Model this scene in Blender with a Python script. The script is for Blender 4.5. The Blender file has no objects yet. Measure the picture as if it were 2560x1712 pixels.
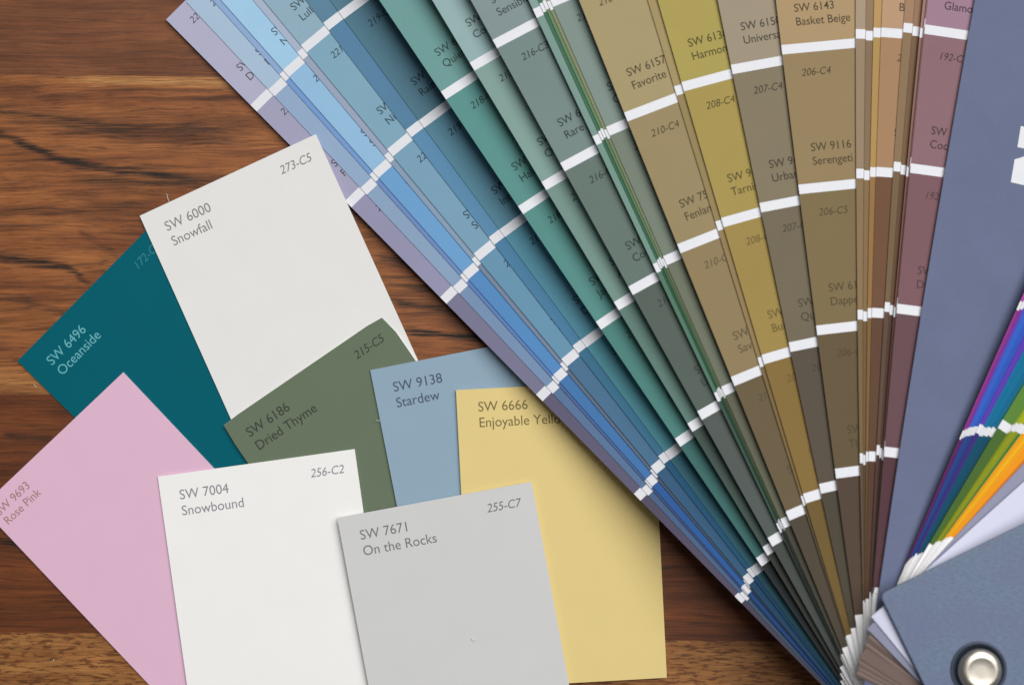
import bpy, bmesh, math, random
from mathutils import Vector
random.seed(7)
scene = bpy.context.scene
COL = scene.collection

# ------------------------------------------------------------------ units
# Layout is measured in "p": 1 p = 1/9780 m on the table (about 0.1 mm).
S = 1.0 / 9780.0
CX, CY, CAMH = 1280.0, 856.0, 3555.0
def W3(x, y, z): return Vector(((x - CX) * S, -(y - CY) * S, z * S))

# ------------------------------------------------------------------ camera
cam = bpy.data.cameras.new('camera'); camo = bpy.data.objects.new('camera', cam)
COL.objects.link(camo); scene.camera = camo
camo.location = (0, 0, CAMH * S)
cam.sensor_width = 36; cam.lens = 50
cam.clip_start = 0.01; cam.clip_end = 20
cam.dof.use_dof = True; cam.dof.focus_distance = (CAMH - 30) * S; cam.dof.aperture_fstop = 8.0

# ------------------------------------------------------------------ light
world = bpy.data.worlds.new('World'); scene.world = world; world.use_nodes = True
bg = world.node_tree.nodes['Background']
bg.inputs[0].default_value = (0.9, 0.94, 1.0, 1); bg.inputs[1].default_value = 0.085
def area(name, loc, target, sx, sy, energy, color):
    l = bpy.data.lights.new(name, 'AREA'); l.shape = 'RECTANGLE'; l.size = sx; l.size_y = sy
    l.energy = energy; l.color = color
    o = bpy.data.objects.new(name, l); COL.objects.link(o); o.location = loc
    o.rotation_euler = (Vector(target) - Vector(loc)).to_track_quat('-Z', 'Y').to_euler()
    return o
area('window_light', (1.25, 1.45, 2.85), (0, 0, 0), 3.3, 3.3, 175.0, (1.0, 0.99, 0.98))
scene.view_settings.view_transform = 'Standard'; scene.view_settings.look = 'None'
scene.view_settings.gamma = 1; scene.view_settings.exposure = 0
scene.view_settings.use_curve_mapping = False
scene.render.engine = 'CYCLES'
scene.cycles.max_bounces = 8; scene.cycles.diffuse_bounces = 4

# ------------------------------------------------------------------ helpers
def lin(c):
    return tuple(((v / 255.) / 12.92 if v / 255. <= .04045 else ((v / 255. + .055) / 1.055) ** 2.4) for v in c)
def nn(nt, t, **kw):
    n = nt.nodes.new(t)
    for k, v in kw.items(): setattr(n, k, v)
    return n
MATS = {}
def paper(c, rough=.6, spec=.12, grain=.035, bump=.06, name='paper'):
    key = (tuple(c), rough, spec, grain, name)
    if key in MATS: return MATS[key]
    m = bpy.data.materials.new(name); m.use_nodes = True; nt = m.node_tree
    b = nt.nodes['Principled BSDF']; L = nt.links.new
    tc = nn(nt, 'ShaderNodeTexCoord')
    n1 = nn(nt, 'ShaderNodeTexNoise'); n1.inputs['Scale'].default_value = 2600; n1.inputs['Detail'].default_value = 3
    n2 = nn(nt, 'ShaderNodeTexNoise'); n2.inputs['Scale'].default_value = 90; n2.inputs['Detail'].default_value = 4
    L(tc.outputs['Object'], n1.inputs['Vector']); L(tc.outputs['Object'], n2.inputs['Vector'])
    ad = nn(nt, 'ShaderNodeMath', operation='ADD'); L(n1.outputs['Fac'], ad.inputs[0]); L(n2.outputs['Fac'], ad.inputs[1])
    mr = nn(nt, 'ShaderNodeMapRange'); mr.inputs[1].default_value = .6; mr.inputs[2].default_value = 1.4
    mr.inputs[3].default_value = 1 - grain; mr.inputs[4].default_value = 1 + grain
    L(ad.outputs[0], mr.inputs[0])
    mx = nn(nt, 'ShaderNodeVectorMath', operation='SCALE'); mx.inputs[0].default_value = lin(c)
    L(mr.outputs[0], mx.inputs['Scale']); L(mx.outputs[0], b.inputs['Base Color'])
    b.inputs['Roughness'].default_value = rough; b.inputs['Specular IOR Level'].default_value = spec
    bp = nn(nt, 'ShaderNodeBump'); bp.inputs['Strength'].default_value = bump; bp.inputs['Distance'].default_value = .0001
    L(n1.outputs['Fac'], bp.inputs['Height']); L(bp.outputs[0], b.inputs['Normal'])
    MATS[key] = m; return m
def ink(c): return paper(c, .6, .1, .02, 0, 'printing_ink')
def dim(c, k): return tuple(255 * (1.055 * (v * k) ** (1 / 2.4) - .055) if v * k > .0031 else 255 * 12.92 * v * k for v in lin(c))
def grey(c, k):
    m = .3 * c[0] + .59 * c[1] + .11 * c[2]; return tuple(v + (m - v) * k for v in c)
STOCK = paper((240, 240, 241), name='card_stock')

def link(name, me, parent=None):
    o = bpy.data.objects.new(name, me); COL.objects.link(o)
    if parent is not None: o.parent = parent
    return o
def tag(o, label=None, cat=None, group=None, kind=None):
    if label: o['label'] = label
    if cat: o['category'] = cat
    if group: o['group'] = group
    if kind: o['kind'] = kind
    return o
class MB:
    """collects faces with material slots and builds one mesh"""
    def __init__(s): s.v = []; s.f = []; s.mi = []; s.m = []
    def mat(s, m):
        if m not in s.m: s.m.append(m)
        return s.m.index(m)
    def face(s, pts, m):
        b = len(s.v); s.v += [tuple(p) for p in pts]; s.f.append(tuple(range(b, b + len(pts)))); s.mi.append(s.mat(m))
    def add(s, vs, fs, m):
        b = len(s.v); s.v += [tuple(p) for p in vs]; i = s.mat(m)
        for f in fs: s.f.append(tuple(b + k for k in f)); s.mi.append(i)
    def build(s, name, parent=None, smooth=False, weld=False):
        me = bpy.data.meshes.new(name); me.from_pydata(s.v, [], s.f)
        for m in s.m: me.materials.append(m)
        for p, i in zip(me.polygons, s.mi): p.material_index = i; p.use_smooth = smooth
        me.validate(); me.update()
        if weld:
            bm = bmesh.new(); bm.from_mesh(me); bmesh.ops.remove_doubles(bm, verts=bm.verts, dist=1e-7)
            bm.to_mesh(me); bm.free()
        return link(name, me, parent)
# 2-D lettering outlines (unit: cap height 1), cached
TC = {}
def glyphs(s, italic=False, light=0.0, sp=1.0):
    key = (s, italic, light, sp)
    if key in TC: return TC[key]
    c = bpy.data.curves.new('lettering', 'FONT'); c.body = s; c.size = 1; c.resolution_u = 4
    c.shear = .22 if italic else 0; c.offset = light; c.space_character = sp
    o = bpy.data.objects.new('lettering', c); COL.objects.link(o); bpy.context.view_layer.update()
    me = o.to_mesh()
    v = [(p.co.x / .69, p.co.y / .69) for p in me.vertices]; f = [tuple(q.vertices) for q in me.polygons]
    o.to_mesh_clear(); bpy.data.objects.remove(o); bpy.data.curves.remove(c)
    TC[key] = (v, f); return TC[key]

# ------------------------------------------------------------------ table
def wood(name, light, mid, dark, seed, bands=(), dash=.4, slant=0.0, contrast=1.0, fleck=0.0):
    """planed hardwood; all figure is laid out in p units in the plank itself.
    bands: ((points of a line of figure), half width, strength, colour)"""
    m = bpy.data.materials.new(name); m.use_nodes = True; nt = m.node_tree; L = nt.links.new
    b = nt.nodes['Principled BSDF']
    def math_(op, a, c=None, clamp=False):
        q = nn(nt, 'ShaderNodeMath', operation=op); q.use_clamp = clamp
        for i, k in enumerate((a, c)):
            if k is None: continue
            if isinstance(k, (int, float)): q.inputs[i].default_value = k
            else: L(k, q.inputs[i])
        return q.outputs[0]
    tc = nn(nt, 'ShaderNodeTexCoord'); mp = nn(nt, 'ShaderNodeMapping')
    mp.inputs['Scale'].default_value = (1 / S, -1 / S, 0); mp.inputs['Location'].default_value = (CX, CY, 0)
    L(tc.outputs['Object'], mp.inputs['Vector'])
    UV = mp.outputs[0]
    def noise(src, sx, sy, det=5, rough=.6, dist=0.0, off=0.0):
        k = nn(nt, 'ShaderNodeMapping'); k.inputs['Scale'].default_value = (sx, sy, 1)
        k.inputs['Location'].default_value = (off + seed * 13.7, off * 1.3 + seed * 5.1, off)
        if slant: k.inputs['Rotation'].default_value = (0, 0, slant if sy > .05 else 0)
        L(src, k.inputs['Vector'])
        n = nn(nt, 'ShaderNodeTexNoise'); n.inputs['Scale'].default_value = 1; n.inputs['Detail'].default_value = det
        n.inputs['Roughness'].default_value = rough; n.inputs['Distortion'].default_value = dist
        L(k.outputs[0], n.inputs['Vector']); return n
    w = noise(UV, 1 / 520., 1 / 150., 3, .5, 0, 2.2)
    ws = nn(nt, 'ShaderNodeVectorMath', operation='MULTIPLY_ADD'); ws.inputs[1].default_value = (0, 56, 0)
    L(w.outputs['Color'], ws.inputs[0]); L(UV, ws.inputs[2]); P = ws.outputs[0]
    w2 = noise(UV, 1 / 150., 1 / 30., 3, .5, 0, 4.4)
    wf = nn(nt, 'ShaderNodeVectorMath', operation='MULTIPLY_ADD'); wf.inputs[1].default_value = (0, 7, 0)
    L(w2.outputs['Color'], wf.inputs[0]); L(P, wf.inputs[2]); PF = wf.outputs[0]
    def ramp(f, a, c, ca=(0, 0, 0, 1), cb=(1, 1, 1, 1)):
        r = nn(nt, 'ShaderNodeValToRGB'); r.color_ramp.elements[0].position = a; r.color_ramp.elements[1].position = c
        r.color_ramp.elements[0].color = ca; r.color_ramp.elements[1].color = cb; L(f, r.inputs[0]); return r.outputs[0]
    def mix(f, a, c, mode='MIX'):
        x = nn(nt, 'ShaderNodeMix', data_type='RGBA', blend_type=mode)
        for i, k in ((0, f), (6, a), (7, c)):
            if isinstance(k, float): x.inputs[i].default_value = k
            elif isinstance(k, tuple): x.inputs[i].default_value = (*k, 1)
            else: L(k, x.inputs[i])
        return x.outputs[2]
    col = mix(ramp(noise(P, 1 / 420., 1 / 60., 4, .55, 0, 1.).outputs['Fac'], .34, .66), lin(mid), lin(light))
    # broken darker figure between the annual rings
    md = ramp(noise(PF, 1 / 300., 1 / 13., 6, .7, .15, 3.1).outputs['Fac'], .46, .66)
    col = mix(math_('MULTIPLY', md, .75 * contrast), col, lin(dark))
    sep = nn(nt, 'ShaderNodeSeparateXYZ')
    wob = nn(nt, 'ShaderNodeVectorMath', operation='MULTIPLY_ADD'); wob.inputs[1].default_value = (0, 40, 0)
    L(noise(UV, 1 / 130., 1 / 6., 5, .66, 0, 8.8).outputs['Color'], wob.inputs[0]); L(UV, wob.inputs[2]); L(wob.outputs[0], sep.inputs[0])
    frag = ramp(noise(PF, 1 / 120., 1 / 4.2, 4, .7, 0, 6.3).outputs['Fac'], .36, .60)
    for pts, hw, strength, c in bands:
        u0, u1 = pts[0][0], pts[-1][0]; vs = [p[1] for p in pts]; lo, hi = min(vs) - 1, max(vs) + 1
        t = math_('DIVIDE', math_('SUBTRACT', sep.outputs[0], u0), u1 - u0)
        fc = nn(nt, 'ShaderNodeFloatCurve'); cv = fc.mapping.curves[0]
        for i, (u, v) in enumerate(pts):
            x, y = (u - u0) / (u1 - u0), (v - lo) / (hi - lo)
            if i == 0: cv.points[0].location = (0, y)
            elif i == len(pts) - 1: cv.points[len(cv.points) - 1].location = (1, y)
            else: cv.points.new(x, y)
        fc.mapping.update(); L(t, fc.inputs['Value'])
        f = math_('ADD', math_('MULTIPLY', fc.outputs[0], hi - lo), lo + 20.)
        d = math_('ABSOLUTE', math_('SUBTRACT', sep.outputs[1], f))
        k = math_('SUBTRACT', 1.0, math_('DIVIDE', d, hw), True)
        ends = math_('MULTIPLY', math_('MULTIPLY', t, 7., True), math_('MULTIPLY', math_('SUBTRACT', 1.0, t), 7., True), True)
        k = math_('MULTIPLY', math_('MULTIPLY', math_('POWER', k, .7), ends), strength)
        k = math_('MULTIPLY', k, math_('ADD', math_('MULTIPLY', frag, .82), .18), True)
        col = mix(k, col, lin(c))
    # fibres, short open pores, soft blotches
    fi = ramp(noise(PF, 1 / 170., 1 / 3.4, 5, .74, 0, 5.0).outputs['Fac'], .30, .70, (.56, .53, .51, 1), (1.24, 1.23, 1.22, 1))
    col = mix(1.0, col, fi, 'MULTIPLY')
    po = ramp(noise(PF, 1 / 55., 1 / 3.4, 3, .6, 0, 9.3).outputs['Fac'], .58, .68)
    col = mix(math_('MULTIPLY', po, dash), col, lin(tuple(.62 * a for a in dark)))
    if fleck:
        fk = ramp(noise(PF, 1 / 30., 1 / 6.5, 3, .6, .1, 15.7).outputs['Fac'], .50, .60)
        col = mix(math_('MULTIPLY', fk, fleck), col, lin((84, 46, 24)))
    bl = ramp(noise(UV, 1 / 190., 1 / 90., 4, .6, .4, 12.).outputs['Fac'], .3, .7, (.78, .76, .74, 1), (1.14, 1.14, 1.12, 1))
    col = mix(1.0, col, bl, 'MULTIPLY')
    L(col, b.inputs['Base Color'])
    b.inputs['Roughness'].default_value = .5; b.inputs['Specular IOR Level'].default_value = .25
    bp = nn(nt, 'ShaderNodeBump'); bp.inputs['Strength'].default_value = .15; bp.inputs['Distance'].default_value = .0003
    L(fi, bp.inputs['Height']); L(bp.outputs[0], b.inputs['Normal'])
    return m
DK = (50, 37, 29); LT = (196, 146, 90)
streaks = [
 (((-300, 262), (0, 280), (110, 291), (250, 312), (400, 322), (660, 318)), 20, 1.0, DK),
 (((90, 306), (250, 330), (450, 348), (640, 352)), 17, .9, DK),
 (((-260, 290), (0, 334), (62, 362), (150, 398), (225, 415), (355, 432), (520, 446)), 14, 1.5, (42, 33, 27)),
 (((160, 444), (330, 456), (530, 456), (640, 450)), 17, 1.1, DK),
 (((-300, 540), (0, 526), (220, 530), (330, 512), (420, 500)), 15, .8, DK),
 (((-300, 600), (0, 645), (64, 655), (164, 668), (207, 697), (262, 732)), 13, 1.5, (42, 33, 27)),
 (((190, 574), (235, 604), (300, 640)), 13, .7, DK),
 (((-200, 236), (60, 226), (150, 250), (210, 242)), 17, .6, (74, 46, 34)),
 (((-200, 755), (0, 742), (120, 770), (240, 800)), 14, .8, DK),
 (((860, 515), (940, 560), (1015, 645)), 24, .9, DK),
 (((920, 636), (1050, 664), (1160, 700)), 12, 1.3, DK),
 (((940, 700), (1050, 718), (1180, 735)), 9, .9, DK),
 (((970, 752), (1060, 766), (1180, 790)), 14, 1.2, DK),
 (((1000, 823), (1100, 836), (1260, 846)), 13, 1.5, (30, 24, 20)),
 (((150, 196), (330, 202), (480, 206), (760, 214)), 17, 1.0, LT),
 (((-300, 955), (0, 950), (110, 968), (220, 975)), 34, .9, (176, 126, 74))]
wmats = [
 wood('walnut_brown_plank', (132, 82, 51), (110, 66, 42), (68, 45, 35), 1, (), .3, 0, .7),
 wood('streaked_plank', (164, 104, 59), (132, 78, 44), (64, 42, 31), 2.3, streaks, .55),
 wood('reddish_plank', (124, 70, 36), (96, 52, 28), (54, 33, 23), 5.1,
   ((((0, 1082), (60, 1092), (140, 1098)), 14, 1.0, DK), (((-40, 1352), (20, 1356), (60, 1362)), 15, 1.3, (34, 26, 20))), .35, 0, .8),
 wood('flecked_plank', (172, 122, 70), (136, 86, 46), (84, 50, 28), 8.4, (), .5, -.16, .35, .8)]
seams = [-2600, -1700, -1050, -470, 190, 988, 1583, 2300, 2900, 3700, 4500]
order = [1, 0, 2, 1, 0, 1, 2, 3, 0, 1]
mb = MB()
for i in range(len(seams) - 1):
    a, c = seams[i], seams[i + 1]
    if seams[i] == 190: pi = 1
    m = wmats[{-470: 0, 190: 1, 988: 2, 1583: 3}.get(seams[i], order[i])]
    def q(x, y, z):  # planks run 0.7 degrees off the photo's horizontal
        return W3(x, y + (x - 300) * .0122, z)
    x0, x1 = -3200, 5800; e = 2.0
    mb.face([q(x0, c, 0), q(x1, c, 0), q(x1, a, 0), q(x0, a, 0)], m)
    mb.face([q(x0, a, -260), q(x1, a, -260), q(x1, c, -260), q(x0, c, -260)], m)
    for xx in (x0, x1):
        mb.face([q(xx, a, 0), q(xx, a, -260), q(xx, c, -260), q(xx, c, 0)], m)
    if i == 0: mb.face([q(x0, a, 0), q(x1, a, 0), q(x1, a, -260), q(x0, a, -260)], m)
    if i == len(seams) - 2: mb.face([q(x0, c, -260), q(x1, c, -260), q(x1, c, 0), q(x0, c, 0)], m)
table = mb.build('table_top'); tag(table, kind='structure')

# ------------------------------------------------------------------ fan deck
PX, PY, HW = 2374., 1626., 284.
R8, PIT, QE = 166., 336.7, 2.75
LZ = R8 + 8 * PIT
BAR, TIP, BUTT = 23., 300., 113.
class Arm:
    """one page pivoting on the rivet: maps (r along page, x from its left edge, lift) to the world"""
    def __init__(s, a, dr, zp, ze, hw=HW, fall=183., lat=0.):
        s.a = math.radians(a); s.dr = dr; s.zp = zp; s.ze = ze; s.hw = hw; s.lat = lat; s.fall = fall   # fall: how steeply the page hangs down to its right side
        s.d = (math.sin(s.a), -math.cos(s.a)); s.l = (-math.cos(s.a), -math.sin(s.a))
    def z(s, r):
        return s.ze + (s.zp - s.ze) * max(0., 1 - max(r, 0) / LZ) ** QE
    def at(s, r, x, dz=0.):
        w = s.hw + s.lat - x; rr = r + s.dr
        q = max(r, 40.); drop = s.fall * x * (1 - max(0., 1 - q / LZ) ** QE) / q * min(1., max(0., r) / 350.) ** 1.5
        return W3(PX + s.d[0] * rr + s.l[0] * w, PY + s.d[1] * rr + s.l[1] * w, s.z(r) - drop + dz)
    def inv(s, u, v):
        z = s.z(1200)
        for _ in range(30):
            f = CAMH / (CAMH - z); X = CX + (u - CX) / f - PX; Y = CY + (v - CY) / f - PY
            r = X * s.d[0] + Y * s.d[1] - s.dr; x = s.hw + s.lat - (X * s.l[0] + Y * s.l[1]); z = s.z(r)
        return r, x
def rk(k): return R8 + (8 - k) * PIT       # outer edge of white bar k
def frange(a, b, step):
    n = max(1, int(math.ceil((b - a) / step))); return [a + (b - a) * i / n for i in range(n + 1)]
TH = 1.5
fan = bpy.data.objects.new('fan_deck', None); COL.objects.link(fan); fan.location = W3(PX, PY, 0)
tag(fan, 'spread fan deck of paint color strips held by a metal rivet', 'fan deck')
bpy.context.view_layer.update()
FINV = fan.matrix_world.inverted()
def place(mbx, name, parent, **kw):
    # geometry is written in world coordinates; move it into the frame of the fan's base
    mbx.v = [tuple(FINV @ Vector(p)) for p in mbx.v]
    return mbx.build(name, parent, **kw)
def sheet(mbx, A, r0, r1, m, dz, step=42., nx=8):
    x1 = 2 * A.hw
    rs = frange(r0, r1, step); n = nx + 1
    vs = []; fs = []
    for r in rs: vs += [A.at(r, x1 * k / nx, dz) for k in range(n)]
    for i in range(len(rs) - 1):
        for k in range(nx): fs.append((i * n + k, i * n + k + 1, (i + 1) * n + k + 1, (i + 1) * n + k))
    mbx.add(vs, fs, m)
def slab(mbx, A, cuts, th, edge):
    """cuts: list of (r0, r1, material) along the page; a closed thin card"""
    for r0, r1, m in cuts: sheet(mbx, A, r0, r1, m, 0)
    rs = frange(cuts[0][0], cuts[-1][1], 42.); w = 2 * A.hw
    for a, c in zip(rs, rs[1:]):
        for k in range(8):
            p, q = w * k / 8, w * (k + 1) / 8
            mbx.face([A.at(c, p, -th), A.at(c, q, -th), A.at(a, q, -th), A.at(a, p, -th)], edge)
        mbx.face([A.at(c, 0, 0), A.at(c, 0, -th), A.at(a, 0, -th), A.at(a, 0, 0)], edge)
        mbx.face([A.at(a, w, 0), A.at(a, w, -th), A.at(c, w, -th), A.at(c, w, 0)], edge)
    a, c = rs[0], rs[-1]
    mbx.face([A.at(a, 0, 0), A.at(a, 0, -th), A.at(a, w, -th), A.at(a, w, 0)], edge)
    mbx.face([A.at(c, w, 0), A.at(c, w, -th), A.at(c, 0, -th), A.at(c, 0, 0)], edge)
def print_on(mbx, A, text, r, x, cap, m, italic=False, dz=.4, light=0.0, xs=.94):
    v, f = glyphs(text, italic, light)
    mbx.add([A.at(r + q[1] * cap, x + q[0] * cap * xs, dz) for q in v], f, m)

BANDS = [paper(c, name='printed_brown_band') for c in ((116, 99, 92), (104, 87, 81), (132, 115, 108))]
BUTTE = paper((176, 160, 152), name='paper_edge')
WHITE = paper((221, 222, 227), name='white_paint_bar')

# (key, angle, radial slip, height at rivet, height of free end)
STR = {0:(-44.69,8.6,252.0,9.0),1:(-43.15,-2.8,253.9,11.0),2:(-41.95,-0.1,255.9,13.0),3:(-41.58,-0.1,257.8,15.0),4:(-40.14,2.0,259.7,17.0),5:(-39.66,6.9,261.7,19.0),6:(-37.62,4.9,263.6,21.0),7:(-36.39,-2.0,265.5,23.0),8:(-33.85,1.8,267.5,85.0),9:(-30.92,4.2,269.4,115.5),10:(-28.67,8.3,271.3,142.2),11:(-25.02,11.3,273.3,146.6),12:(-24.4,13.3,275.2,146.6),13:(-24.13,14.9,277.1,147.7),14:(-23.86,7.5,279.1,148.9),16:(-23.59,11.2,281.0,150.0),17:(-21.67,15.0,282.9,165.9),18:(-16.64,11.3,284.9,153.0),19:(-15.91,12.0,286.8,155.7),20:(-11.19,2.0,288.7,148.9),21:(-6.39,7.4,290.7,141.8),22:(0.54,5.3,292.6,123.4),23:(1.47,-2.8,294.5,122.6),24:(2.15,1.7,296.5,122.5),25:(2.86,-0.5,298.4,122.4),26:(4.89,5.2,300.3,118.2),27:(5.76,-5.1,302.3,117.5),28:(6.38,-12.6,304.2,125.5),31:(6.66,9.2,306.1,127.7),29:(6.74,-5.4,308.1,129.6),30:(10.86,-2.4,310.0,119.9)}
# painted colours, tip (1) to rivet (7), sRGB
COLR = {
0:[(178,176,203),(163,161,191),(149,147,180),(123,121,152),(98,94,122),(86,80,103),(76,72,90)],
1:[(164,192,218),(144,172,206),(136,165,198),(118,148,186),(88,120,162),(74,102,142),(64,90,120)],
2:[(138,172,218),(112,156,216),(106,142,202),(92,132,198),(80,108,168),(72,92,150),(60,80,120)],
3:[(156,204,236),(142,190,228),(104,164,218),(80,142,205),(64,122,186),(42,96,168),(32,74,140)],
4:[(166,182,206),(152,166,192),(134,160,186),(118,136,162),(96,114,136),(82,94,114),(64,76,92)],
5:[(140,176,196),(124,170,194),(118,164,192),(100,152,184),(72,116,154),(52,96,134),(32,74,110)],
6:[(88,134,162),(82,132,170),(86,142,182),(70,130,170),(56,116,150),(34,92,130),(24,72,108)],
7:[(82,128,150),(78,124,144),(82,136,158),(78,144,166),(72,142,156),(54,110,126),(44,92,108)],
8:[(118,168,166),(108,160,156),(88,150,144),(84,146,139),(74,134,127),(58,110,106),(38,44,46)],
9:[(160,190,192),(148,180,180),(130,164,156),(116,150,140),(94,128,118),(68,86,79),(58,61,55)],
10:[(140,156,158),(132,150,152),(118,140,136),(102,122,114),(86,100,92),(84,92,88),(70,76,72)],
11:[(144,174,166),(134,164,156),(122,156,146),(116,154,140),(82,124,102),(58,86,73),(48,57,50)],
12:[(84,126,102),(72,120,94),(64,112,84),(58,104,78),(46,90,64),(40,76,55),(42,54,48)],
13:[(124,150,112),(112,142,104),(104,134,96),(94,124,88),(72,106,72),(56,84,56),(50,60,50)],
14:[(150,154,122),(142,147,112),(134,140,106),(124,132,98),(104,112,80),(84,90,62),(62,64,52)],
16:[(142,158,150),(136,152,144),(130,148,140),(120,132,118),(112,118,100),(98,100,82),(74,72,60)],
17:[(180,164,118),(176,160,114),(170,153,110),(156,138,98),(147,128,90),(108,93,66),(80,71,57)],
18:[(176,158,110),(172,152,104),(166,146,98),(152,132,86),(150,126,84),(128,104,66),(92,80,56)],
19:[(186,174,92),(180,166,88),(174,159,84),(170,150,80),(162,138,74),(136,110,57),(114,91,48)],
20:[(172,160,138),(168,154,132),(162,148,126),(134,122,98),(117,106,86),(90,80,68),(78,70,57)],
21:[(186,162,122),(180,156,116),(176,149,108),(152,130,92),(128,111,75),(103,87,61),(84,68,54)],
22:[(178,158,132),(174,154,128),(170,150,126),(156,132,106),(142,117,82),(122,102,66),(99,76,56)],
23:[(160,134,104),(154,128,98),(148,122,92),(136,112,84),(136,110,74),(116,90,58),(92,72,50)],
24:[(196,160,104),(192,156,98),(188,150,92),(180,144,84),(154,114,66),(130,98,56),(104,76,45)],
25:[(196,162,130),(194,158,124),(188,152,118),(170,132,96),(114,80,57),(98,69,50),(88,60,44)],
26:[(176,142,112),(170,136,106),(165,130,101),(142,116,86),(120,97,71),(96,73,60),(80,56,48)],
27:[(166,130,104),(160,124,98),(155,120,95),(122,94,67),(104,76,54),(84,60,46),(68,46,38)],
28:[(184,140,128),(178,134,120),(170,126,114),(148,108,96),(130,88,78),(112,70,62),(86,52,48)],
31:[(176,136,132),(170,130,126),(160,120,118),(140,102,100),(122,84,82),(102,68,66),(82,52,52)],
29:[(176,142,162),(168,134,154),(162,127,147),(142,107,114),(127,91,97),(106,76,83),(86,56,63)],
30:[(164,110,112),(156,102,104),(148,94,96),(132,80,82),(118,70,72),(98,56,60),(78,44,50)]}
TXT = {
0:{1:('226-C1','SW 6548','Delicate Lilac'),2:('226-C2','SW 6549','Fading Violet'),3:('226-C3','SW 9068','Misted Plum'),4:('226-C4','SW 9070','Night Iris'),5:('226-C5','','')},
1:{1:('225-C1','SW 9064','Notable Sky'),2:('225-C2','SW 9065','Fair Blue'),3:('225-C3','SW 9066','Mist')},
3:{1:('223-C1','SW 6513','Nursery Blue'),2:('223-C2','SW 6514','Soar'),3:('223-C3','SW 9062','Sky')},
5:{1:('221-C1','SW 6505','Lullaby'),2:('221-C2','SW 6506','Night Rain'),3:('221-C3','SW 6507','Still Pond'),4:('221-C4','SW 6508','Summit')},
7:{2:('219-C2','SW 6219','Rain'),3:('219-C3','SW 6220','Interval'),4:('219-C4','SW 6221','Drift'),5:('219-C5','SW 6222','Deep')},
8:{2:('218-C2','SW 6212','Quiet Water'),3:('218-C3','SW 6213','Halcyon'),4:('218-C4','SW 6214','Jade Haze'),5:('218-C5','SW 6215','')},
9:{2:('217-C2','SW 6205','Comfort'),3:('217-C3','SW 6206','Oyster'),4:('217-C4','SW 6207','Aloe'),5:('217-C5','','')},
10:{2:('216-C2','SW 6198','Sensible Hue'),3:('216-C3','SW 6199','Rare Gray'),4:('216-C4','SW 6200','Cordial'),5:('216-C5','SW 6201','Lichen'),6:('216-C6','','')},
16:{3:('211-C3','SW 6163','Clover'),4:('211-C4','SW 6164','Stem'),5:('211-C5','','')},
17:{3:('210-C3','SW 6157','Favorite Tan'),4:('210-C4','SW 7545','Fenland'),5:('210-C5','SW 6159','Savanna'),6:('210-C6','SW 6160','')},
19:{3:('208-C3','SW 6136','Harmonic Tan'),4:('208-C4','SW 9117','Tarnish'),5:('208-C5','SW 6138','Bunting'),6:('208-C6','SW 6139','Amber')},
20:{3:('207-C3','SW 6150','Universal Khaki'),4:('207-C4','SW 9120','Urban Jungle'),5:('207-C5','SW 6151','Quiver'),6:('207-C6','','')},
21:{3:('206-C3','SW 6143','Basket Beige'),4:('206-C4','SW 9116','Serengeti'),5:('206-C5','SW 6144','Dapper Tan'),6:('206-C6','SW 6145','Thatch')},
25:{3:('202-C3','SW 6122','Buff'),4:('202-C4','SW 6123','')},
29:{3:('192-C3','SW 6031','Glamour'),4:('192-C4','SW 9079','Cocoa'),5:('192-C5','SW 6033','Dusk')}}
LAB = {0:'dusty lavender strip, lowest and leftmost of the fan',1:'pale powder blue strip beside the lavender one',2:'thin periwinkle sliver between two blue strips',
3:'bright sky blue strip',4:'narrow blue gray sliver',5:'soft gray blue strip',6:'medium denim blue strip',7:'steel blue strip shaded by the green one above it',
8:'sea green strip',9:'pale aqua green strip',10:'gray green strip',11:'narrow pale sage strip',12:'thin dark green edge in the green bundle',13:'thin leaf green edge in the green bundle',
14:'thin olive edge in the green bundle',16:'muted sage gray strip',17:'khaki tan strip',18:'narrow khaki sliver',19:'golden mustard strip',20:'taupe khaki strip',21:'broad tan strip fading to dark brown',
22:'narrow taupe strip',23:'thin brown sliver',24:'narrow ochre orange strip',25:'peach tan strip turning chestnut',26:'brown taupe strip',27:'narrow dark brown strip',28:'thin pinkish brown strip',
31:'hairline rosy brown edge',29:'mauve strip',30:'thin red brown edge under the blue card'}
WIDE = [0,1,3,5,6,7,8,9,10,16,17,19,20,21,25,29]
ARMS = {}
def visible_patches(k):
    return {0:range(1,8)}.get(k, range(2 if k in (7,8,9,10) else 1 if k < 7 else 3, 8))
npatch = 0
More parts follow.
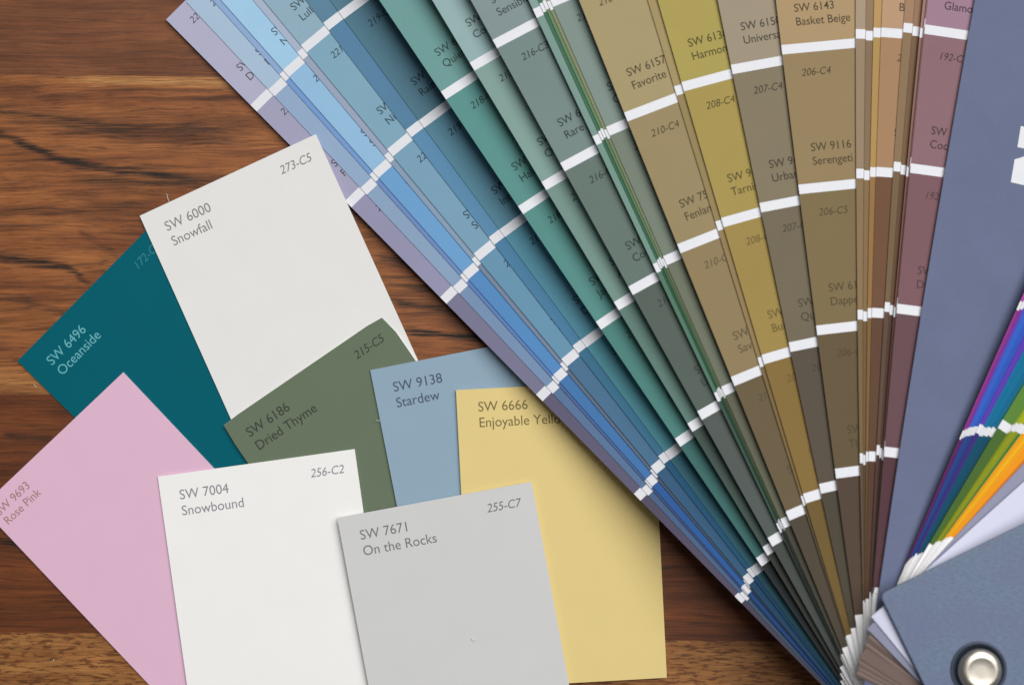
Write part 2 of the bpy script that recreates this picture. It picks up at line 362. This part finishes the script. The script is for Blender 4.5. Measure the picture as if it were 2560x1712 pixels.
def strip(key, A, cols, wide=False, texts=None, label=None, th=TH):
    global npatch
    cuts = [(-BUTT, -BUTT + 46, BANDS[key % 3]), (-BUTT + 46, R8, STOCK)]
    own = list(visible_patches(key)) if wide else []
    for k in range(7, 0, -1):
        lo = rk(k + 1); hi = rk(k) - BAR if k > 1 else rk(2) + TIP
        cuts.append((lo, hi, STOCK if k in own else paper(cols[k - 1], name='painted_paper')))
        if k > 1: cuts.append((hi, rk(k), WHITE))
    b = MB(); slab(b, A, cuts, th, STOCK if key < 100 else BUTTE)
    o = place(b, 'color_strip', fan)
    if label: o['label'] = label
    for k in own:
        lo = rk(k + 1); hi = rk(k) - BAR if k > 1 else rk(2) + TIP
        pm = MB(); sheet(pm, A, lo, hi, paper(cols[k - 1], name='painted_paper'), .25)
        if texts and k in texts:
            code, l1, l2 = texts[k]
            kk = (0, .5, .5, .46, .52, .68, .84, .9)[k]; INK = ink(tuple(int(v * kk) for v in cols[k - 1]))
            if code: print_on(pm, A, code, hi - 56, 40, 17.5, INK, True, dz=.5, light=.001)
            if l1: print_on(pm, A, l1, lo + 76, 41, 19.5, INK, dz=.5, light=.003)
            if l2: print_on(pm, A, l2, lo + 43, 41, 19.5, INK, dz=.5, light=.003)
        place(pm, 'color_patch', o); npatch += 1
    return o
for key in (0,1,2,3,4,5,6,7,8,9,10,11,12,13,14,16,17,18,19,20,21,22,23,24,25,26,27,28,31,29,30):
    COLR[key] = [dim(grey(c, .14 if key < 8 else .10 if key < 12 else .03), .93 if key < 8 else .87) for c in COLR[key]]
    A = Arm(*STR[key], fall=0. if key < 8 else 183.); ARMS[key] = A
    strip(key, A, COLR[key], key in WIDE, TXT.get(key), LAB[key])
print('patches', npatch)

# unopened strips of the deck lying under the lavender strip
A0 = ARMS[0]
class Under:
    def __init__(s, inset, zf): s.i = inset; s.zf = zf
def stack_under():
    b = MB(); rs = frange(-BUTT, rk(2) + TIP, 60.)
    n = 26
    cols = [paper(c, name='paper_edge') for c in ((214,210,204),(176,170,166),(226,224,220),(150,140,136))]
    def low(r):
        t = min(1., max(0., (r - 560) / 200.)); base = 1 + t * 36
        return min(base, A0.z(r) - 5.)
    for i in range(n):
        f0, f1 = i / n, (i + .8) / n
        ins = 9 + 5 * random.random(); xr = 2 * HW - 6 * random.random()
        lo = [low(r) + (A0.z(r) - 2.5 - low(r)) * f0 for r in rs]; hi = [low(r) + (A0.z(r) - 2.5 - low(r)) * f1 for r in rs]
        m = cols[i % 4]
        for j in range(len(rs) - 1):
            a, c = rs[j], rs[j + 1]
            def p(r, x, z): return A0.at(r, x, z - A0.z(r))
            b.face([p(a, ins, hi[j]), p(a, xr, hi[j]), p(c, xr, hi[j+1]), p(c, ins, hi[j+1])], m)
            b.face([p(c, ins, lo[j+1]), p(c, xr, lo[j+1]), p(a, xr, lo[j]), p(a, ins, lo[j])], m)
            b.face([p(c, ins, hi[j+1]), p(c, ins, lo[j+1]), p(a, ins, lo[j]), p(a, ins, hi[j])], m)
            b.face([p(a, xr, hi[j]), p(a, xr, lo[j]), p(c, xr, lo[j+1]), p(c, xr, hi[j+1])], m)
    o = place(b, 'strip_block', fan); o['label'] = 'closed block of strips underneath the lavender strip'
stack_under()

# slate divider card with bold white lettering
SLATE = paper((98, 106, 134), .6, .12, .08, .1, 'slate_blue_card')
AD = Arm(10.85, 0, 312.5, 124.4)
b = MB(); slab(b, AD, [(-BUTT, 2560, SLATE)], 2.5, SLATE)
div = place(b, 'divider_card', fan); div['label'] = 'slate blue card with bold white lettering'
b = MB()
for poly in ([(2558.8, 313), (2550.4, 365.6), (2612, 376), (2621, 322)],
             [(2543.5, 396.2), (2534, 453.6), (2600, 467), (2610, 400), (2584, 382), (2560, 391.6)]):
    pts = [AD.at(*AD.inv(u, v), .4) for u, v in poly]
    b.face(pts, WHITE)
place(b, 'printed_lettering', div)

# bright strips on top of the divider
def shade(c, k):   # tip to rivet: lighter tints to the full colour
    return [tuple(int(min(255, v * f + w)) for v in c) for f, w in ((.5,120),(.6,95),(.7,70),(.85,40),(1.05,16),(1.,0),(k,0))]
BR = [(24.74,-12,(140,50,132)),(25.2,-9,(124,44,140)),(25.62,-6,(84,72,176)),(25.95,-4,(52,92,196)),(26.35,-4,(46,98,192)),(26.8,-2,(40,86,184)),(27.3,-2,(48,80,180)),
(27.78,4,(84,54,166)),(28.4,-6,(0,104,150)),(28.9,-4,(0,108,150)),(29.4,-5,(0,106,148)),(29.9,-3,(0,108,146)),(30.4,-5,(0,104,144)),(31.0,-3,(0,98,138)),(31.5,-6,(8,100,120)),
(32.08,18,(86,126,50)),(35.0,9,(128,150,34)),(35.35,14,(148,162,26)),(35.75,12,(158,170,24)),(36.2,14,(166,172,22)),(36.65,13,(150,160,26)),
(37.35,10,(22,122,58)),(38.0,12,(238,160,24)),(38.6,16,(244,170,20)),(39.2,18,(246,180,18)),(40.2,19,(242,160,22)),(41.2,16,(240,152,22)),(43.1,12,(214,122,36))]
BL = {0:'plum purple strip',3:'royal blue strip',7:'thin violet strip standing a little proud',8:'deep teal strip',15:'wide leaf green strip',18:'lime strip',21:'thin emerald strip',24:'orange yellow strip',27:'burnt amber strip'}
for i, (a, dr, c) in enumerate(BR):
    a += 1.25
    A = Arm(a, dr, 314. + i * .4, 118.4 + i * 1.0, fall=0.)
    strip(100 + i, A, shade(c, .7 if i < 15 else .8 if i == 15 else .86 if i < 21 else .95), False, None, BL.get(i), .3)
AG = Arm(45.6, -8, 327.5, 154.4, fall=0., lat=4.)
GREY = paper((140, 142, 164), .6, .12, .03, .05, 'gray_card')
b = MB(); slab(b, AG, [(-BUTT, 2560, GREY)], 2., GREY); o = place(b, 'page', fan); o['label'] = 'plain gray page'
AW = Arm(50.6, -8, 330.5, 158.4, fall=0., lat=9.)
PALE = paper((208, 209, 228), .6, .12, .02, .03, 'pale_white_card')
b = MB(); slab(b, AW, [(-BUTT, 2560, PALE)], 2., PALE); o = place(b, 'page', fan); o['label'] = 'plain white page'

# top cover: thick textured card with rounded corners, parallel to the table
def cover_mat():
    m = bpy.data.materials.new('textured_slate_cover'); m.use_nodes = True; nt = m.node_tree; L = nt.links.new
    bs = nt.nodes['Principled BSDF']; tc = nn(nt, 'ShaderNodeTexCoord')
    mp = nn(nt, 'ShaderNodeMapping'); mp.inputs['Rotation'].default_value = (0, 0, .5); mp.inputs['Scale'].default_value = (900, 2200, 1)
    L(tc.outputs['Object'], mp.inputs['Vector'])
    n = nn(nt, 'ShaderNodeTexNoise'); n.inputs['Scale'].default_value = 1; n.inputs['Detail'].default_value = 4; n.inputs['Roughness'].default_value = .6
    L(mp.outputs[0], n.inputs['Vector'])
    n2 = nn(nt, 'ShaderNodeTexNoise'); n2.inputs['Scale'].default_value = 120; n2.inputs['Detail'].default_value = 3
    L(tc.outputs['Object'], n2.inputs['Vector'])
    r = nn(nt, 'ShaderNodeValToRGB'); r.color_ramp.elements[0].color = (*lin((92, 108, 131)), 1); r.color_ramp.elements[1].color = (*lin((113, 128, 152)), 1)
    r.color_ramp.elements[0].position = .3; r.color_ramp.elements[1].position = .7
    L(n.outputs['Fac'], r.inputs[0])
    h = nn(nt, 'ShaderNodeMix', data_type='RGBA'); h.inputs[7].default_value = (*lin((106, 110, 142)), 1)
    mr = nn(nt, 'ShaderNodeMapRange'); mr.inputs[1].default_value = .4; mr.inputs[2].default_value = .7; mr.inputs[4].default_value = .6
    L(n2.outputs['Fac'], mr.inputs[0]); L(mr.outputs[0], h.inputs[0]); L(r.outputs[0], h.inputs[6]); L(h.outputs[2], bs.inputs['Base Color'])
    bs.inputs['Roughness'].default_value = .5; bs.inputs['Specular IOR Level'].default_value = .35
    bp = nn(nt, 'ShaderNodeBump'); bp.inputs['Strength'].default_value = .35; bp.inputs['Distance'].default_value = .0001
    L(n.outputs['Fac'], bp.inputs['Height']); L(bp.outputs[0], bs.inputs['Normal'])
    return m
CM = cover_mat()
def cover():
    zt, zb = 342., 334.
    ox, oy = 2110.9, 1424.9                    # outer corner of the butt end
    d = (.8980, -.4400); s = (.4400, .8980)
    Lc, Wc, R = 2720., 560., 13.
    loop = []
    for (cx, cy, a0) in ((R, R, 180), (Lc - R, R, 270), (Lc - R, Wc - R, 0), (R, Wc - R, 90)):
        for k in range(9):
            t = math.radians(a0 + 90 * k / 8.); loop.append((cx + R * math.cos(t), cy + R * math.sin(t)))
    def pt(q, z, ins=0.):
        x = q[0]; y = q[1]
        if ins:
            x = min(max(x, ins), Lc - ins) if False else x + (Lc / 2 - x) * ins / (Lc / 2) * 1.0; y = y + (Wc / 2 - y) * ins / (Wc / 2)
        return W3(ox + d[0] * x + s[0] * y, oy + d[1] * x + s[1] * y, z)
    b = MB(); n = len(loop)
    rings = [(zb, 1.5), (zb + 1.2, 0), (zt - 2, 0), (zt - .6, .8), (zt, 2.6)]
    vs = []; fs = []
    for z, ins in rings: vs += [pt(q, z, ins) for q in loop]
    for k in range(len(rings) - 1):
        for i in range(n):
            j = (i + 1) % n; fs.append((k * n + j, k * n + i, (k + 1) * n + i, (k + 1) * n + j))
    fs.append(tuple(range(n))); fs.append(tuple(reversed(range((len(rings) - 1) * n, len(rings) * n))))
    b.add(vs, fs, CM)
    o = place(b, 'cover', fan)
    bm = bmesh.new(); bm.from_mesh(o.data); bmesh.ops.recalc_face_normals(bm, faces=bm.faces); bm.to_mesh(o.data); bm.free()
    o['label'] = 'thick blue gray top cover with a rounded corner'
cover()

# rivet (screw post) through the cover
def metal(c, rough, name):
    m = bpy.data.materials.new(name); m.use_nodes = True; nt = m.node_tree
    bs = nt.nodes['Principled BSDF']; bs.inputs['Base Color'].default_value = (*lin(c), 1); bs.inputs['Metallic'].default_value = 1
    bs.inputs['Roughness'].default_value = rough
    tc = nn(nt, 'ShaderNodeTexCoord'); n = nn(nt, 'ShaderNodeTexNoise'); n.inputs['Scale'].default_value = 900
    nt.links.new(tc.outputs['Object'], n.inputs['Vector'])
    mr = nn(nt, 'ShaderNodeMapRange'); mr.inputs[3].default_value = rough - .08; mr.inputs[4].default_value = rough + .1
    nt.links.new(n.outputs['Fac'], mr.inputs[0]); nt.links.new(mr.outputs[0], bs.inputs['Roughness'])
    return m
NICK = metal((226, 218, 204), .38, 'satin_nickel')
DZ = -24.
RX, RY = 2333.9, 1594.5
def lathe(profile, m, name, parent, n=64):
    b = MB(); vs = []; fs = []
    for r, z in profile:
        for i in range(n):
            t = 2 * math.pi * i / n; vs.append(W3(RX + r * math.cos(t), RY - r * math.sin(t), z + DZ if z > 1 else z))
    for k in range(len(profile) - 1):
        for i in range(n):
            j = (i + 1) % n; fs.append((k * n + i, k * n + j, (k + 1) * n + j, (k + 1) * n + i))
    fs.append(tuple((len(profile) - 1) * n + i for i in range(n)))
    b.add(vs, fs, m); return place(b, name, parent, smooth=True)
riv = lathe([(14, 0), (14, 366), (46, 366.2), (49, 369), (49.5, 374), (48, 379), (44, 384), (38, 387.5), (33, 388.6), (30, 388.2), (24, 387.2), (12, 387.0), (1, 387.0)], NICK, 'rivet', fan)
lathe([(57, 366.2), (58, 367.6), (60.5, 368.2), (63, 367.8), (64, 366.2)], paper((62, 70, 86), .45, .3, .02, 0, 'eyelet'), 'rivet_ring', riv)

# ------------------------------------------------------------------ loose cards
CW, CL, CT = 489., 742., 3.0
CARDS = []
def card(label, tl, ang, color, inkc, zs, name1, name2, code, w=CW, off=(47, 64, 104), torn=False, codex=33, ts=1.0, code_ink=None):
    """tl: outer top-left corner at its own height; zs: heights of the underside at TL, TR, BL, BR"""
    a = math.radians(ang); ex = (math.cos(a), -math.sin(a)); ey = (math.sin(a), math.cos(a))
    z0 = zs[0] + CT; f = CAMH / (CAMH - z0); ox = CX + (tl[0] - CX) / f; oy = CY + (tl[1] - CY) / f
    sc = 1.0
    def P(x, y, dz=0.):
        u, v = x / w, y / CL
        z = zs[0] * (1-u)*(1-v) + zs[1] * u*(1-v) + zs[2] * (1-u)*v + zs[3] * u*v
        return W3(ox + ex[0]*x + ey[0]*y, oy + ex[1]*x + ey[1]*y, z + dz)
    m = paper(color, .62, .08, .022, .05, 'painted_card')
    edge = paper(tuple(int(.35 * c + 160) for c in color), name='card_edge')
    root = bpy.data.objects.new('paint_card', None)
    b = MB(); nx, ny = 10, 14
    xs = [w * i / nx for i in range(nx + 1)]; ys = [CL * j / ny for j in range(ny + 1)]
    def jx(x, y):     # nibbled corner of a hand-cut card
        if torn:
            d0 = math.hypot(x, y); d1 = math.hypot(w - x, y)
        return x, y
    top = [P(x, y, CT) for y in ys for x in xs]; bot = [P(x, y, 0) for y in ys for x in xs]; n = nx + 1
    ft = []; fb = []
    for j in range(ny):
        for i in range(nx):
            q = (j*n+i, (j+1)*n+i, (j+1)*n+i+1, j*n+i+1); ft.append(q); fb.append(tuple(reversed(q)))
    if torn:          # worn top corners: pull the corner vertices in a little
        top[0] = P(4, 3, CT); top[nx] = P(w - 9, 4, CT); bot[0] = P(2, 2); bot[nx] = P(w - 6, 2)
    b.add(top, ft, m); b.add(bot, fb, edge)
    ring = [j*n for j in range(ny+1)] + [ny*n+i for i in range(1, nx+1)] + [j*n+nx for j in range(ny-1, -1, -1)] + [i for i in range(nx-1, 0, -1)]
    for k in range(len(ring)):
        i0, i1 = ring[k], ring[(k+1) % len(ring)]
        b.face([top[i0], bot[i0], bot[i1], top[i1]], edge)
    base = P(w/2, CL/2)
    b.v = [tuple(Vector(p) - base) for p in b.v]
    o = b.build('paint_card'); o.location = base
    tag(o, label, 'paint card', 'loose paint cards on the table')
    im = ink(inkc)
    t = MB()
    for s, y in ((name1, off[1]), (name2, off[2])):
        v, fc = glyphs(s, False, .0); t.add([Vector(P(off[0] + q[0]*24*.95*ts, y - q[1]*24*ts, CT + .35)) - base for q in v], fc, im)
    t.build('printed_name', o)
    if code:
        v, fc = glyphs(code, True, .0); mxx = max(q[0] for q in v); t = MB()
        t.add([Vector(P(w - codex - (mxx - q[0])*21*.92, 55 - q[1]*21, CT + .35)) - base for q in v], fc, im)
        if code_ink: t.m = [ink(code_ink)]
        t.build('printed_code', o)
    return o
card('deep teal card marked Oceanside, lying on the wood under the big white card', (43.7, 902.4), 45.4, (0, 90, 104), (100, 172, 180), (1, 1, 1, 1), 'SW 6496', 'Oceanside', '172-C6', off=(52, 70, 106), code_ink=(50, 124, 136))
card('pink card marked Rose Pink at the lower left, tucked under a white card', (-47, 1267), 43.4, (217, 178, 200), (158, 122, 116), (3.5, 6, 2, 5), 'SW 9693', 'Rose Pink', '', off=(18, 48, 79), ts=.87)
card('off-white card marked Snowfall, topmost white one reaching over the lavender strip', (349.3, 539.7), 24.2, (226, 225, 222), (136, 132, 124), (5, 33, 5, 8), 'SW 6000', 'Snowfall', '273-C5', w=486)
card('moss green card marked Dried Thyme with worn top corners', (555.4, 1062.6), 34.3, (102, 115, 94), (60, 64, 60), (9.5, 18, 9, 10), 'SW 6186', 'Dried Thyme', '215-C5', torn=True, off=(40, 64, 104))
card('bright white card marked Snowbound at the bottom, in front of the pink one', (394.4, 1190.8), 8.0, (236, 235, 232), (138, 134, 144), (10, 17, 9.5, 14), 'SW 7004', 'Snowbound', '256-C2', w=496)
card('dusty blue card marked Stardew between the green and yellow cards', (925.6, 925), 11.1, (140, 164, 181), (72, 84, 108), (20, 15, 15, 12), 'SW 9138', 'Stardew', '')
card('yellow card marked Enjoyable Yellow half under the fan', (1139.9, 974.7), 2.9, (220, 198, 134), (118, 106, 68), (25, 18, 20, 8), 'SW 6666', 'Enjoyable Yellow', '', w=488, off=(52, 56, 95))
card('light gray card marked On the Rocks, topmost at the bottom center', (843.1, 1294), 10.5, (202, 202, 201), (118, 118, 118), (33, 30, 26, 24), 'SW 7671', 'On the Rocks', '255-C7')

# ------------------------------------------------------------------ lint
LINT = paper((214, 208, 200), name='lint')
def lint(label, pts, r=.7):
    """a hair-thin curved fibre through (x, y, z) points"""
    P = [W3(*p) for p in pts]; base = P[0].copy(); b = MB(); n = 5; rings = []
    for i, p in enumerate(P):
        d = (P[min(i + 1, len(P) - 1)] - P[max(i - 1, 0)]).normalized(); s = d.cross(Vector((0, 0, 1))).normalized(); t = s.cross(d)
        rings.append([p - base + (s * math.cos(2 * math.pi * k / n) + t * math.sin(2 * math.pi * k / n)) * r * S for k in range(n)])
    vs = [v for q in rings for v in q]; fs = []
    for i in range(len(P) - 1):
        for k in range(n):
            j = (k + 1) % n; fs.append((i * n + k, i * n + j, (i + 1) * n + j, (i + 1) * n + k))
    fs.append(tuple(reversed(range(n)))); fs.append(tuple(range((len(P) - 1) * n, len(P) * n)))
    b.add(vs, fs, LINT); o = b.build('lint_fibre', None, True); o.location = base
    tag(o, label, 'lint', 'stray lint fibres')
lint('pale lint hair sticking out above the top edge of the Snowfall card', [(425, 505, 9), (421, 497, 6), (419, 490, 3), (417, 485, 1)])
lint('short white lint curl on the wood left of the teal card', [(86, 960, 1), (88, 964, 2.2), (91, 967, 2.2), (92, 965, 1.5)])
lint('white lint curl on the lower half of the gray card', [(1179, 1588, 32.5), (1182, 1592, 33.5), (1187, 1594, 33.5), (1191, 1591, 32.5)])
lint('white lint curl on the wood below the pink card', [(129, 1650, 1), (132, 1652, 2.2), (135, 1649, 2.2), (135, 1646, 1.2)])
lint('tiny lint hair on the moss green card beside the blue card', [(940, 1050, 21), (945, 1049, 22), (949, 1051, 22), (952, 1049, 21)])
